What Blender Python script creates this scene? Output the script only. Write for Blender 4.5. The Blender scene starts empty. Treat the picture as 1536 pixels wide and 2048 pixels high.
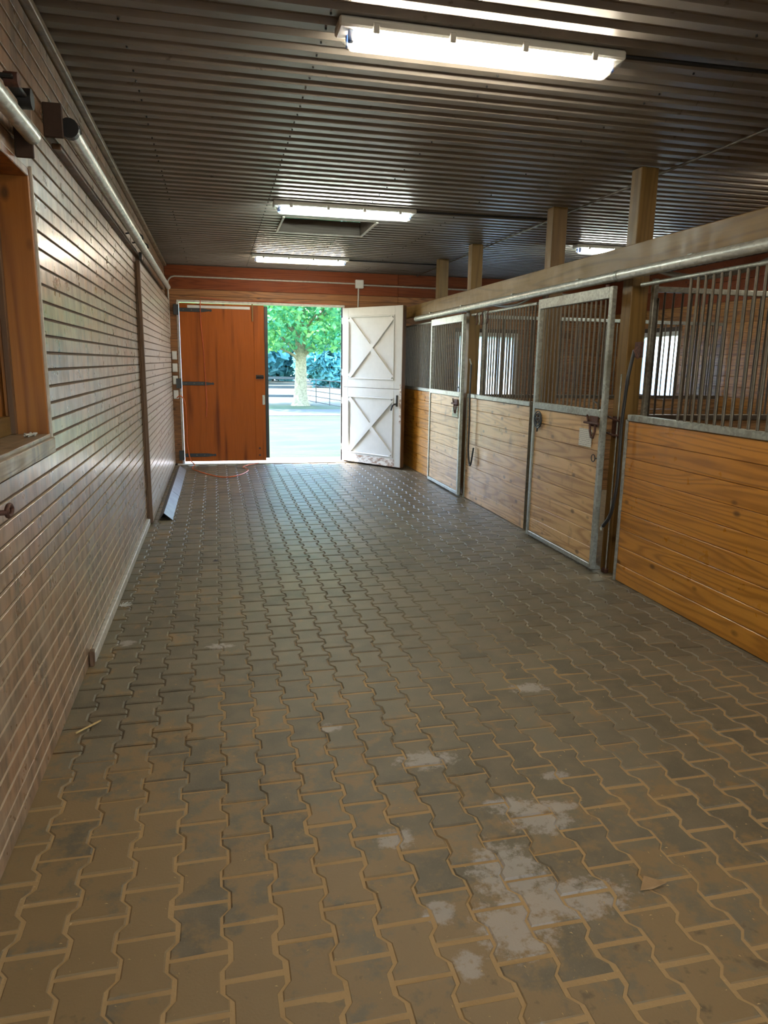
import bpy, math, random
from mathutils import Vector, Matrix, noise as mnoise
random.seed(7)
scene = bpy.context.scene
C = scene.collection
# ------------------------------------------------------------------ camera, world, sun, exposure
PITCH, YAW, ROLL, CAM_H = 0.2053896, 0.2309858, -0.0162018, 1.6
fw = Vector((math.sin(YAW)*math.cos(PITCH), math.cos(YAW)*math.cos(PITCH), -math.sin(PITCH)))
rt = Vector((math.cos(YAW), -math.sin(YAW), 0))
dn = fw.cross(rt)
r2 = rt*math.cos(ROLL) + dn*math.sin(ROLL)
d2 = -rt*math.sin(ROLL) + dn*math.cos(ROLL)
cam = bpy.data.cameras.new('camera'); camo = bpy.data.objects.new('camera', cam); C.objects.link(camo)
m = Matrix.Identity(4)
for i in range(3):
    m[i][0] = r2[i]; m[i][1] = -d2[i]; m[i][2] = -fw[i]
m.translation = (0, 0, CAM_H)
camo.matrix_world = m
cam.sensor_fit = 'VERTICAL'; cam.sensor_height = 24; cam.lens = 24*1426.4/2048
cam.clip_start = 0.05; cam.clip_end = 500
scene.camera = camo
scene.view_settings.view_transform = 'Standard'; scene.view_settings.look = 'None'
scene.view_settings.gamma = 1; scene.view_settings.use_curve_mapping = False
scene.view_settings.exposure = 0.12
cy = scene.cycles
cy.use_denoising = True; cy.max_bounces = 7; cy.diffuse_bounces = 4; cy.glossy_bounces = 3
cy.transmission_bounces = 4; cy.transparent_max_bounces = 12; cy.sample_clamp_indirect = 6
cy.caustics_reflective = False; cy.caustics_refractive = False
world = bpy.data.worlds.new('world'); scene.world = world; world.use_nodes = True
wn = world.node_tree; bg = wn.nodes['Background']
sky = wn.nodes.new('ShaderNodeTexSky'); sky.sky_type = 'NISHITA'; sky.sun_disc = False
sky.sun_elevation = math.radians(66); sky.sun_rotation = math.radians(-50); sky.air_density = 1.0; sky.dust_density = 0.7
wn.links.new(sky.outputs[0], bg.inputs[0]); bg.inputs[1].default_value = 2.9
sun = bpy.data.lights.new('sun', 'SUN'); sun.energy = 30.0; sun.angle = 0.01; sun.color = (1.0, 0.95, 0.86)
suno = bpy.data.objects.new('sun', sun); C.objects.link(suno)
suno.rotation_euler = Vector((-0.62, 0.205, 0.80)).to_track_quat('Z', 'Y').to_euler()
TUBE = 142.0          # strength of the lit fluorescent tubes

# ------------------------------------------------------------------ helpers
def setp(o, label=None, cat=None, group=None, kind=None):
    if label: o['label'] = label
    if cat: o['category'] = cat
    if group: o['group'] = group
    if kind: o['kind'] = kind
    return o
def link(name, mesh, parent=None, loc=None, mat=None):
    o = bpy.data.objects.new(name, mesh); C.objects.link(o)
    if parent: o.parent = parent
    if loc is not None: o.location = loc
    if mat is not None:
        if len(mesh.materials) == 0: mesh.materials.append(mat)
        elif mesh.materials[0] != mat:
            o.material_slots[0].link = 'OBJECT'; o.material_slots[0].material = mat
    return o
def thing(name, label, cat, loc=(0, 0, 0), group=None, rotz=0):
    o = bpy.data.objects.new(name, None); C.objects.link(o); o.location = loc; o.rotation_euler = (0, 0, rotz)
    o.empty_display_size = 0.1
    return setp(o, label, cat, group)
class MB:
    def __init__(s): s.v = []; s.f = []; s.sm = []
    def add(s, vs, fs, smooth=False):
        n = len(s.v); s.v += [tuple(v) for v in vs]
        for f in fs: s.f.append(tuple(i+n for i in f)); s.sm.append(smooth)
        return s
    def box(s, a, b, ch=0.0):
        (x0, y0, z0), (x1, y1, z1) = a, b
        if ch <= 0:
            vs = [(x, y, z) for z in (z0, z1) for y in (y0, y1) for x in (x0, x1)]
            return s.add(vs, [(0, 2, 3, 1), (4, 5, 7, 6), (0, 1, 5, 4), (2, 6, 7, 3), (0, 4, 6, 2), (1, 3, 7, 5)])
        ch = min(ch, (x1-x0)*.45, (y1-y0)*.45, (z1-z0)*.45)
        vs = []; ix = {}
        for k in range(8):
            sx, sy, sz = k & 1, (k >> 1) & 1, (k >> 2) & 1
            c = (x1 if sx else x0, y1 if sy else y0, z1 if sz else z0)
            dx, dy, dz = (-ch if sx else ch), (-ch if sy else ch), (-ch if sz else ch)
            ix[k] = len(vs)
            vs += [(c[0], c[1]+dy, c[2]+dz), (c[0]+dx, c[1], c[2]+dz), (c[0]+dx, c[1]+dy, c[2])]
        fs = []
        for ax in range(3):
            bits = [1 << i for i in range(3) if i != ax]
            for side in (0, 1):
                base = (1 << ax) if side else 0
                q = [base, base | bits[0], base | bits[0] | bits[1], base | bits[1]]
                if side == 0: q = q[::-1]
                if ax == 1: q = q[::-1]
                fs.append(tuple(ix[k]+ax for k in q))
        for ax in range(3):
            o1, o2 = [i for i in range(3) if i != ax]
            for b1 in (0, 1):
                for b2 in (0, 1):
                    k0 = (b1 << o1) | (b2 << o2); k1 = k0 | (1 << ax)
                    fs.append((ix[k0]+o1, ix[k1]+o1, ix[k1]+o2, ix[k0]+o2))
        for k in range(8): fs.append((ix[k], ix[k]+1, ix[k]+2))
        return s.add(vs, fs)
    def tube(s, pts, r, n=8, caps=True, smooth=True, closed=False):
        pts = [Vector(p) for p in pts]; rr = r if isinstance(r, (list, tuple)) else [r]*len(pts)
        N = len(pts); up = None; vs = []
        for i, p in enumerate(pts):
            if closed: t = pts[(i+1) % N]-pts[i-1]
            else: t = pts[min(i+1, N-1)]-pts[max(i-1, 0)]
            t.normalize()
            if up is None: up = Vector((0, 0, 1)) if abs(t.z) < 0.9 else Vector((1, 0, 0))
            a = t.cross(up).normalized(); b = a.cross(t).normalized(); up = b
            for k in range(n):
                w = 2*math.pi*k/n
                vs.append(p + (a*math.cos(w) + b*math.sin(w))*rr[i])
        fs = []
        for i in range(N if closed else N-1):
            for k in range(n):
                i2 = (i+1) % N
                fs.append((i*n+k, i*n+(k+1) % n, i2*n+(k+1) % n, i2*n+k))
        s.add(vs, fs, smooth)
        if caps and not closed:
            s.add(vs[:n], [tuple(range(n))[::-1]]); s.add(vs[-n:], [tuple(range(n))])
        return s
    def mesh(s, name, mat=None):
        me = bpy.data.meshes.new(name); me.from_pydata(s.v, [], s.f); me.update()
        me.polygons.foreach_set('use_smooth', s.sm)
        import bmesh
        if len(s.f) < 20000:
            bm = bmesh.new(); bm.from_mesh(me); bmesh.ops.recalc_face_normals(bm, faces=bm.faces); bm.to_mesh(me); bm.free()
        if mat: me.materials.append(mat)
        return me
    def obj(s, name, mat, parent=None, loc=None):
        return link(name, s.mesh(name, mat), parent, loc)
_bx = {}
def bx(name, a, b, mat, parent=None, ch=0.003):
    """a chamfered box between corners a and b, origin at its centre, mesh data shared by size"""
    c = [(a[i]+b[i])/2 for i in range(3)]; h = [abs(b[i]-a[i])/2 for i in range(3)]
    key = tuple(round(v, 4) for v in h)+(ch,)
    if key not in _bx: _bx[key] = MB().box([-v for v in h], h, ch).mesh(name)
    return link(name, _bx[key], parent, c, mat)
_bar = {}
def bar(name, x, y, z0, z1, r, mat, parent):
    key = (round(z1-z0, 3), r)
    if key not in _bar: _bar[key] = MB().tube([(0, 0, 0), (0, 0, z1-z0)], r, 8).mesh(name)
    return link(name, _bar[key], parent, (x, y, z0), mat)
def smooth_pts(pts, n=6):
    P = [Vector(p) for p in pts]; out = []
    for i in range(len(P)-1):
        p0 = P[max(i-1, 0)]; p1 = P[i]; p2 = P[i+1]; p3 = P[min(i+2, len(P)-1)]
        for k in range(n):
            t = k/n
            out.append(0.5*((2*p1)+(p2-p0)*t+(2*p0-5*p1+4*p2-p3)*t*t+(3*p1-p0-3*p2+p3)*t**3))
    out.append(P[-1]); return out

# ------------------------------------------------------------------ materials
class NT:
    def __init__(s, name):
        s.m = bpy.data.materials.new(name); s.m.use_nodes = True; s.t = s.m.node_tree
        s.b = s.t.nodes['Principled BSDF']; s.out = s.t.nodes['Material Output']
    def n(s, typ, **k):
        nd = s.t.nodes.new(typ)
        for a, v in k.items(): setattr(nd, a, v)
        return nd
    def l(s, a, b): s.t.links.new(a, b)
    def inp(s, sock, v):
        if hasattr(v, 'is_linked') or isinstance(v, bpy.types.NodeSocket): s.l(v, sock)
        elif isinstance(v, (tuple, list)) and len(v) == 3 and sock.type == 'RGBA': sock.default_value = (*v, 1)
        else: sock.default_value = v
    def math(s, op, a, b=0.0, c=None, clamp=False):
        nd = s.n('ShaderNodeMath', operation=op, use_clamp=clamp); s.inp(nd.inputs[0], a); s.inp(nd.inputs[1], b)
        if c is not None: s.inp(nd.inputs[2], c)
        return nd.outputs[0]
    def vmath(s, op, a, b):
        nd = s.n('ShaderNodeVectorMath', operation=op); s.inp(nd.inputs[0], a); s.inp(nd.inputs[1], b); return nd.outputs[0]
    def pos(s): return s.n('ShaderNodeNewGeometry').outputs['Position']
    def nrm(s): return s.n('ShaderNodeNewGeometry').outputs['True Normal']
    def rnd(s): return s.n('ShaderNodeObjectInfo').outputs['Random']
    def noise(s, vec, scale, detail=3, rough=0.55, dist=0.0):
        nd = s.n('ShaderNodeTexNoise'); s.inp(nd.inputs['Vector'], vec); nd.inputs['Scale'].default_value = scale
        nd.inputs['Detail'].default_value = detail; nd.inputs['Roughness'].default_value = rough; nd.inputs['Distortion'].default_value = dist
        return nd.outputs['Fac']
    def vor(s, vec, scale, out='Distance'):
        nd = s.n('ShaderNodeTexVoronoi'); s.inp(nd.inputs['Vector'], vec); nd.inputs['Scale'].default_value = scale; return nd.outputs[out]
    def rng(s, v, a, b, c=0.0, d=1.0):
        nd = s.n('ShaderNodeMapRange'); s.inp(nd.inputs[0], v)
        for i, q in enumerate((a, b, c, d)): nd.inputs[i+1].default_value = q
        return nd.outputs[0]
    def mix(s, f, a, b, mode='MIX'):
        nd = s.n('ShaderNodeMix', data_type='RGBA', blend_type=mode); s.inp(nd.inputs[0], f); s.inp(nd.inputs[6], a); s.inp(nd.inputs[7], b)
        return nd.outputs[2]
    def bump(s, h, strength=0.3, dist=0.01):
        nd = s.n('ShaderNodeBump'); s.inp(nd.inputs['Height'], h); nd.inputs['Strength'].default_value = strength
        nd.inputs['Distance'].default_value = dist; s.l(nd.outputs[0], s.b.inputs['Normal'])
    def set(s, **k):
        names = {'col': 'Base Color', 'rough': 'Roughness', 'metal': 'Metallic', 'coat': 'Coat Weight', 'spec': 'Specular IOR Level', 'trans': 'Transmission Weight', 'alpha': 'Alpha'}
        for a, v in k.items(): s.inp(s.b.inputs[names[a]], v)
        return s
def plain(name, col, rough=0.5, metal=0.0, bumps=0.0, var=0.15, scale=30):
    t = NT(name); p = t.pos(); n = t.noise(p, scale, 4)
    c2 = tuple(c*(1-var) for c in col); c3 = tuple(min(1, c*(1+var)) for c in col)
    t.set(col=t.mix(t.rng(n, .3, .7), c2, c3), rough=rough, metal=metal)
    if bumps: t.bump(n, bumps, 0.004)
    return t.m
def wood(name, dark, light, axis='y', rough=0.45, knots=0.35, grain=0.5, edge=None, stains=None, streak=None, bump=0.25, lines=26, var=0.25, coat=0.0, spec=0.5, fibw=0.55):
    """boards whose grain runs along one world axis; every board shows its own piece of the grain"""
    t = NT(name); p = t.pos(); r = t.rnd()
    sep = t.n('ShaderNodeSeparateXYZ'); t.l(p, sep.inputs[0]); X, Y, Z = sep.outputs
    al, a1, a2 = {'x': (X, Y, Z), 'y': (Y, X, Z), 'z': (Z, X, Y)}[axis]
    com = t.n('ShaderNodeCombineXYZ')
    t.inp(com.inputs[0], t.math('ADD', al, t.math('MULTIPLY', r, 37.0)))
    t.inp(com.inputs[1], t.math('ADD', a1, t.math('MULTIPLY', r, 91.0)))
    t.inp(com.inputs[2], a2); v = com.outputs[0]
    vl = t.vmath('MULTIPLY', v, (0.55, 8.0, 8.0)); vf = t.vmath('MULTIPLY', v, (3.0, 90.0, 90.0))
    big = t.noise(vl, 1.0, 1.5, 0.4)
    cath = t.math('POWER', t.rng(t.math('SINE', t.math('MULTIPLY', big, float(lines)*3.0)), -1, 1, 0, 1), 2.2)
    fib = t.noise(vf, 1.0, 3, 0.6)
    g = t.math('ADD', t.math('MULTIPLY', cath, grain), t.math('MULTIPLY', fib, fibw), clamp=True)
    col = t.mix(t.rng(g, 0.15, 0.95), light, dark)
    col = t.mix(t.rng(r, 0, 1, 0, 1), col, t.mix(1.0, col, (1-var, 1-var*1.1, 1-var*1.2), 'MULTIPLY'))
    vk = t.vmath('MULTIPLY', v, (4.5, 8.0, 8.0)); kd = t.vor(vk, 1.0)
    kn = t.math('MULTIPLY', t.rng(kd, 0.19, 0.09, 0, 1), t.rng(t.noise(t.vmath('MULTIPLY', v, (0.7, 2.0, 2.0)), 1.0, 1), 0.62-knots*.35, 0.66-knots*.3, 0, 1))
    col = t.mix(t.math('MULTIPLY', kn, 0.8, clamp=True), col, tuple(c*0.22 for c in dark))
    if stains:
        n = t.noise(t.vmath('MULTIPLY', p, stains[1]), 1.0, 5, 0.62)
        col = t.mix(t.rng(n, stains[2], stains[3], 0, stains[4]), col, stains[0])
    if streak:
        n = t.noise(t.vmath('MULTIPLY', p, streak[1]), 1.0, 4, 0.6)
        col = t.mix(t.rng(n, streak[2], streak[3], 0, streak[4]), col, streak[0])
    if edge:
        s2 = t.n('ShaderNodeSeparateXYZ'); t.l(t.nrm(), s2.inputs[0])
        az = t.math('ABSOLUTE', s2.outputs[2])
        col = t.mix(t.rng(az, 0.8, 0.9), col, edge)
    ro = t.rng(t.noise(p, 9.0, 3), 0.3, 0.7, rough-0.07, rough+0.1)
    t.set(col=col, rough=ro, coat=coat, spec=spec); t.b.inputs['Coat Roughness'].default_value = 0.24
    t.bump(g, bump, 0.003)
    return t.m
M = {}
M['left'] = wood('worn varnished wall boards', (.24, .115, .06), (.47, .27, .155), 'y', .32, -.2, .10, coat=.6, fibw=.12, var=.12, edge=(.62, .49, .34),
                 stains=((.37, .335, .265), (1.6, 1.6, 2.2), .42, .62, .62), streak=((.11, .075, .05), (18, 18, 4.5), .42, .70, .85), bump=.03)
M['leftdaylit'] = wood('wall boards with daylight in colour', (.44, .33, .25), (.74, .64, .54), 'y', .33, -.3, .05, coat=.9, fibw=.12, var=.1, edge=(.62, .49, .34),
                 stains=((.55, .50, .44), (1.1, 1.1, 1.1), .36, .66, .6), streak=((.22, .17, .14), (8, 8, 2.2), .58, .82, .6), bump=.02)  # daylight from the doorway put into the colour of the sliding door boards
M['pale'] = wood('weathered pale pine boards', (.38, .20, .075), (.74, .48, .225), 'y', .34, .75, .5,
                 stains=((.19, .11, .06), (5, 5, 3.5), .58, .72, .65), lines=20)
M['orange'] = wood('honey varnished pine boards', (.32, .125, .012), (.60, .26, .034), 'y', .33, .4, .55, lines=22, coat=.2,
                 stains=((.20, .085, .02), (2.2, 2.2, 3), .55, .85, .5), var=.12)
M['far'] = wood('brown pine boards of the end wall', (.13, .05, .02), (.34, .15, .05), 'x', .5, .3, .45, spec=.3)
M['red'] = wood('dark red brown top boards', (.09, .020, .007), (.22, .055, .016), 'x', .6, .1, .3, spec=.2)
M['side'] = wood('brown pine boards of the outer wall', (.16, .06, .015), (.38, .17, .04), 'y', .38, .3, .5, coat=.15)
M['part'] = wood('brown pine boards of the partitions', (.14, .07, .03), (.34, .19, .085), 'x', .42, .35, .5)
M['beam'] = wood('sawn pine timber along', (.11, .062, .015), (.25, .155, .045), 'y', .5, .3, .35, lines=12)
M['post'] = wood('sawn pine timber upright', (.11, .06, .014), (.24, .14, .04), 'z', .5, .2, .35, lines=12)
M['dpost'] = wood('dark stained upright timber', (.07, .035, .018), (.17, .085, .035), 'z', .5, .2, .35, lines=12)
M['door'] = wood('red brown varnished door face', (.11, .020, .003), (.45, .115, .010), 'z', .5, -.5, .62, lines=3.4, bump=.05, spec=.2)
M['jamb'] = wood('amber stained window jamb', (.20, .065, .012), (.42, .16, .03), 'z', .35, .3, .5, lines=12)
M['sill'] = wood('grey worn sill wood', (.20, .14, .08), (.40, .32, .22), 'y', .35, .1, .4, streak=((.10, .09, .075), (14, 14, 3), .5, .65, .8))
M['galv'] = None
t = NT('galvanised steel'); p = t.pos()
v1 = t.vor(p, 55, 'Color'); sp = t.n('ShaderNodeSeparateColor'); t.l(v1, sp.inputs[0])
c = t.mix(t.rng(sp.outputs[0], 0, 1), (.27, .28, .25), (.42, .43, .39)); c = t.mix(t.rng(t.noise(p, 6, 5), .52, .72, 0, .7), c, (.20, .19, .15))
t.set(col=c, rough=.42, metal=.55); t.bump(t.noise(p, 120, 2), .08, .002); M['galv'] = t.m
t = NT('track steel'); p = t.pos(); v1 = t.vor(t.vmath('MULTIPLY', p, (1, .5, 1)), 60, 'Color'); sp = t.n('ShaderNodeSeparateColor'); t.l(v1, sp.inputs[0])
t.set(col=t.mix(t.rng(sp.outputs[0], 0, 1), (.42, .43, .40), (.66, .67, .62)), rough=.4, metal=.45); M['track'] = t.m
M['bars'] = plain('grey steel bars', (.135, .115, .09), .45, .5)
M['darkbar'] = plain('dark steel bars', (.085, .07, .055), .45, .5)
M['black'] = plain('black painted iron', (.018, .018, .02), .45, .3)
M['rust'] = plain('rusty iron', (.085, .035, .025), .7, .3, .4, .4, 60)
M['rubber'] = plain('black rubber', (.015, .015, .016), .5)
M['conduit'] = plain('painted conduit', (.42, .40, .35), .4, .3)
M['flex'] = plain('grey flexible conduit', (.36, .37, .36), .35, .2)
M['white'] = plain('white paint', (.60, .60, .585), .4, 0, .05, .03, 12)
M['greywhite'] = plain('weathered white trim', (.52, .49, .44), .5, 0, .1, .2, 20)
M['plastic'] = plain('light plastic', (.62, .62, .58), .35, 0, 0, .03)
M['blue'] = plain('blue plastic', (.05, .16, .6), .4)
M['orangecord'] = plain('orange cable', (.55, .12, .03), .5)
M['twine'] = plain('red orange twine', (.5, .10, .04), .7)
M['straw'] = plain('dry straw', (.50, .34, .14), .8)
M['leafbit'] = plain('dry leaf', (.30, .18, .08), .8)
M['bracket'] = plain('dark rusty bracket iron', (.045, .022, .014), .7)
M['cobweb'] = plain('pale fluff', (.55, .55, .52), .95)
# peeling bottom of the white door
t = NT('peeled paint'); p = t.pos(); n = t.noise(t.vmath('MULTIPLY', p, (8, 8, 20)), 1.0, 6, .7)
t.set(col=t.mix(t.rng(n, .42, .55), (.30, .18, .12), (.72, .68, .64)), rough=.6); t.bump(n, .4, .004); M['peel'] = t.m
# ceiling sheet
t = NT('painted ribbed steel'); p = t.pos(); n = t.noise(p, 2.2, 4)
c = t.mix(t.rng(n, .35, .65), (.215, .195, .17), (.275, .25, .225)); c = t.mix(t.rng(t.noise(t.vmath('MULTIPLY', p, (14, 30, 10)), 1, 3), .66, .74, 0, .6), c, (.09, .06, .045))
t.set(col=c, rough=.46, metal=.35); M['ceil'] = t.m
M['leftback'] = plain('brown board backing', (.11, .07, .045), .8)
M['backing'] = plain('dark backing', (.06, .04, .03), .8)
M['hatchwood'] = wood('old grey hatch boards', (.10, .085, .07), (.24, .205, .17), 'x', .6, .2, .3)
# pavers
def white_marks(t, p):
    marks = [(.80, 2.56, .13, .07), (1.09, 2.10, .12, .08), (.87, 1.86, .12, .15), (.98, 1.72, .22, .09), (.80, 1.65, .12, .12), (1.02, 2.2, .10, .05), (1.15, 2.16, .12, .04),
             (.55, 2.1, .07, .05), (.60, 1.75, .05, .05), (.72, 1.28, .12, .06), (-.55, 4.1, .05, .05), (-.02, 3.95, .08, .04), (.62, 1.55, .04, .05), (1.5, 3.1, .1, .05), (.45, 2.9, .05, .04), (1.27, 2.35, .06, .03)]
    n = t.noise(p, 24, 5, .7); acc = None
    sp = t.n('ShaderNodeSeparateXYZ'); t.l(p, sp.inputs[0])
    for x, y, rx, ry in marks:
        dx = t.math('DIVIDE', t.math('SUBTRACT', sp.outputs[0], x), rx); dy = t.math('DIVIDE', t.math('SUBTRACT', sp.outputs[1], y), ry)
        d = t.math('ADD', t.math('MULTIPLY', dx, dx), t.math('MULTIPLY', dy, dy))
        acc = d if acc is None else t.math('MINIMUM', acc, d)
    e = t.math('ADD', acc, t.math('MULTIPLY', t.math('SUBTRACT', n, .5), 5.0))
    return t.rng(e, 1.15, .3, 0, 1), sp
def dust_mask(t, p, sp, rr):
    # fine sand swept over the pavers nearest the entrance, thickest against the left wall
    n1 = t.noise(p, 4.5, 6, .68); n2 = t.noise(p, 22, 4, .6)
    yy = t.rng(sp.outputs[1], 1.2, 3.4, .34, -.12); xx = t.rng(sp.outputs[0], -.6, 1.4, .14, -.10)
    s = t.math('ADD', t.math('ADD', t.math('MULTIPLY', n1, 1.5), t.math('SUBTRACT', t.math('MULTIPLY', n2, .45), .25)), t.math('ADD', t.math('ADD', yy, xx), t.math('MULTIPLY', t.math('SUBTRACT', rr, .5), .16)))
    return t.rng(s, .80, .96, 0, 1)
def paver_mat():
    t = NT('concrete paver'); p = t.pos(); r = t.rnd(); ri = t.n('ShaderNodeNewGeometry').outputs['Random Per Island']
    rr = t.math('FRACT', t.math('ADD', r, ri))
    base = t.mix(rr, (.09, .079, .052), (.155, .134, .088))
    base = t.mix(t.rng(t.noise(p, 7, 4), .4, .65, 0, .5), base, (.20, .155, .095))
    base = t.mix(t.rng(t.noise(p, 160, 2), .60, .72, 0, .55), base, (.21, .17, .12))
    wm, sp = white_marks(t, p)
    base = t.mix(t.rng(sp.outputs[1], 1.5, 6.5, .18, .0), base, (.20, .13, .055))
    base = t.mix(t.math('MULTIPLY', dust_mask(t, p, sp, rr), .85), base, (.235, .15, .062))
    damp = t.rng(t.math('ADD', t.noise(p, 11, 4, .6), t.rng(sp.outputs[1], 1.2, 2.4, .12, -.2)), .66, .74, 0, .7)
    base = t.mix(damp, base, (.075, .055, .03))
    base = t.mix(t.math('MULTIPLY', wm, .62), base, (.44, .40, .36))
    t.set(col=base, rough=t.rng(sp.outputs[1], 3, 9, .58, .40)); t.bump(t.noise(p, 130, 4), .3, .003); return t.m
def sand_mat():
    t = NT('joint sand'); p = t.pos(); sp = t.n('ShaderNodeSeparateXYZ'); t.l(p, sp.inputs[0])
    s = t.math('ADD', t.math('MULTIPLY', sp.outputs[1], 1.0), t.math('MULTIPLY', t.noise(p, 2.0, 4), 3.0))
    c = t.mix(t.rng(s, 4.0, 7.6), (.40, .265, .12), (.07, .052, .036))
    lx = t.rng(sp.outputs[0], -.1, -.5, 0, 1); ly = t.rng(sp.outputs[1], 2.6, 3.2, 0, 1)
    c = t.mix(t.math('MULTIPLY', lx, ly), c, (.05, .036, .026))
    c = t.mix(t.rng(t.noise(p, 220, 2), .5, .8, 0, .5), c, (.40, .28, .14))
    t.set(col=c, rough=.9); t.bump(t.noise(p, 90, 4), .5, .004); return t.m
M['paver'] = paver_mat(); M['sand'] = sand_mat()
M['dirt'] = plain('stall bedding dirt', (.16, .11, .065), .9, 0, .5, .4, 25)
M['threshold'] = plain('pale concrete', (.55, .50, .44), .7, 0, .2, .2, 14)
# outside
t = NT('lawn'); p = t.pos(); n = t.noise(t.vmath('MULTIPLY', p, (.6, 1.2, 1)), 1.0, 6, .65); n2 = t.noise(p, 26, 3)
sp = t.n('ShaderNodeSeparateXYZ'); t.l(p, sp.inputs[0])
c = t.mix(t.rng(n, .35, .65), (.008, .048, .006), (.040, .070, .012)); c = t.mix(t.rng(n2, .35, .7, 0, .5), c, (.006, .036, .006))
c = t.mix(t.rng(t.math('ADD', sp.outputs[1], t.math('MULTIPLY', n, 3)), 28, 30.5, 0, .8), c, (.075, .072, .045)); t.set(col=c, rough=.9); M['lawn'] = t.m
M['drive'] = plain('pale gravel', (.07, .08, .08), .9, 0, .3, .1, 20)
def leafm(name, a, b, tr):
    t = NT(name); p = t.pos(); ri = t.n('ShaderNodeNewGeometry').outputs['Random Per Island']
    c = t.mix(ri, a, b); c = t.mix(t.rng(t.noise(p, .9, 3), .4, .6, 0, .6), c, tuple(x*.55 for x in a))
    t.set(col=c, rough=.5)
    tr_ = t.n('ShaderNodeBsdfTranslucent'); t.l(c, tr_.inputs[0]); mx = t.n('ShaderNodeMixShader'); mx.inputs[0].default_value = tr
    t.l(t.b.outputs[0], mx.inputs[1]); t.l(tr_.outputs[0], mx.inputs[2]); t.l(mx.outputs[0], t.out.inputs[0]); return t.m
M['leaf'] = leafm('tree leaves', (.07, .40, .22), (.30, .62, .16), .5)
M['leafhaze'] = leafm('distant leaves with haze in colour', (.11, .38, .40), (.18, .50, .52), .4)  # aerial haze put into the leaf colour as pale blue green
M['bark'] = plain('bark', (.27, .24, .15), .9, 0, .6, .35, 14)
M['fence'] = plain('grey fence paint', (.07, .09, .10), .6)
M['gate'] = plain('grey tube gate', (.05, .055, .055), .5, .5)
# lamps
t = NT('lit tube'); e = t.n('ShaderNodeEmission'); e.inputs[0].default_value = (1.0, .89, .71, 1); e.inputs[1].default_value = TUBE; t.l(e.outputs[0], t.out.inputs[0]); M['tube_warm'] = t.m
t = NT('lit tube cool'); e = t.n('ShaderNodeEmission'); e.inputs[0].default_value = (.88, 1.0, .93, 1); e.inputs[1].default_value = TUBE; t.l(e.outputs[0], t.out.inputs[0]); M['tube_cool'] = t.m
t = NT('clear ribbed cover'); tp = t.n('ShaderNodeBsdfTransparent'); tp.inputs[0].default_value = (.96, .95, .92, 1)
tl = t.n('ShaderNodeBsdfTranslucent'); tl.inputs[0].default_value = (.9, .88, .82, 1)
gl = t.n('ShaderNodeBsdfGlossy'); gl.inputs[0].default_value = (.8, .8, .8, 1); gl.inputs['Roughness'].default_value = .2
mx = t.n('ShaderNodeMixShader'); mx.inputs[0].default_value = .07; t.l(tp.outputs[0], mx.inputs[1]); t.l(tl.outputs[0], mx.inputs[2])
mx2 = t.n('ShaderNodeMixShader'); mx2.inputs[0].default_value = .05; t.l(mx.outputs[0], mx2.inputs[1]); t.l(gl.outputs[0], mx2.inputs[2]); t.l(mx2.outputs[0], t.out.inputs[0]); M['cover'] = t.m
# stall window glazing: milky plastic sheet
t = NT('milky glazing'); tl = t.n('ShaderNodeBsdfTranslucent'); tl.inputs[0].default_value = (.85, .93, .97, 1)
tp = t.n('ShaderNodeBsdfTransparent'); mx = t.n('ShaderNodeMixShader'); mx.inputs[0].default_value = .35
t.l(tl.outputs[0], mx.inputs[1]); t.l(tp.outputs[0], mx.inputs[2]); t.l(mx.outputs[0], t.out.inputs[0]); M['glaze'] = t.m
# notice with printed lines
def notice_mat(name, paper, ink, sc):
    t = NT(name); tc = t.n('ShaderNodeTexCoord').outputs['Object']; sp = t.n('ShaderNodeSeparateXYZ'); t.l(tc, sp.inputs[0])
    ln = t.rng(t.math('SINE', t.math('MULTIPLY', sp.outputs[2], sc)), .1, .6, 0, 1)
    wd = t.rng(t.noise(t.vmath('MULTIPLY', tc, (1, 160, 60)), 1, 2), .42, .5, 0, 1)
    t.set(col=t.mix(t.math('MULTIPLY', t.math('MULTIPLY', ln, wd), .7), paper, ink), rough=.6); return t.m
M['notice'] = notice_mat('printed notice', (.66, .64, .59), (.16, .15, .15), 420.0)
M['card'] = notice_mat('pale green card', (.50, .56, .42), (.12, .25, .12), 160.0)

# ================================================================== SETTING
XL, XR, YF, ZC, XO, YB = -0.70, 2.94, 11.60, 3.00, 6.60, -4.0
# ---- floor: sand bed, pavers
nx, ny = 120, 260
sb = MB(); vs = []; fs = []
for j in range(ny+1):
    y = -1.2+j*(11.50+1.2)/ny
    for i in range(nx+1):
        x = -.76+i*(2.97+.76)/nx
        n = mnoise.noise(Vector((x*1.7, y*1.7, 0)))*.5+mnoise.noise(Vector((x*6, y*6, 3)))*.35
        depth = -.0045 if y < 3.2 else -.0045-min(1, (y-3.2)/3)*.0065
        if x < -.1 and y > 2.9: depth = min(depth, -.009)
        add = max(0, (3.0-y)/1.9)*.003
        z_ = min(-.0016, depth+add*.8+n*.006*(1 if y < 3.4 else .3))
        heap = max(0, 1-(y-1.0)/1.3)*max(0, 1-(x+.5)/1.3)
        if heap > 0: z_ += heap*.002
        vs.append((x, y, min(-.0006, z_)))
for j in range(ny):
    for i in range(nx):
        a = j*(nx+1)+i; fs.append((a, a+1, a+nx+2, a+nx+1))
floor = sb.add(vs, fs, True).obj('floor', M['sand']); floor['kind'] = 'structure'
HW, HN, HL = .0825, .0595, .0955
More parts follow.
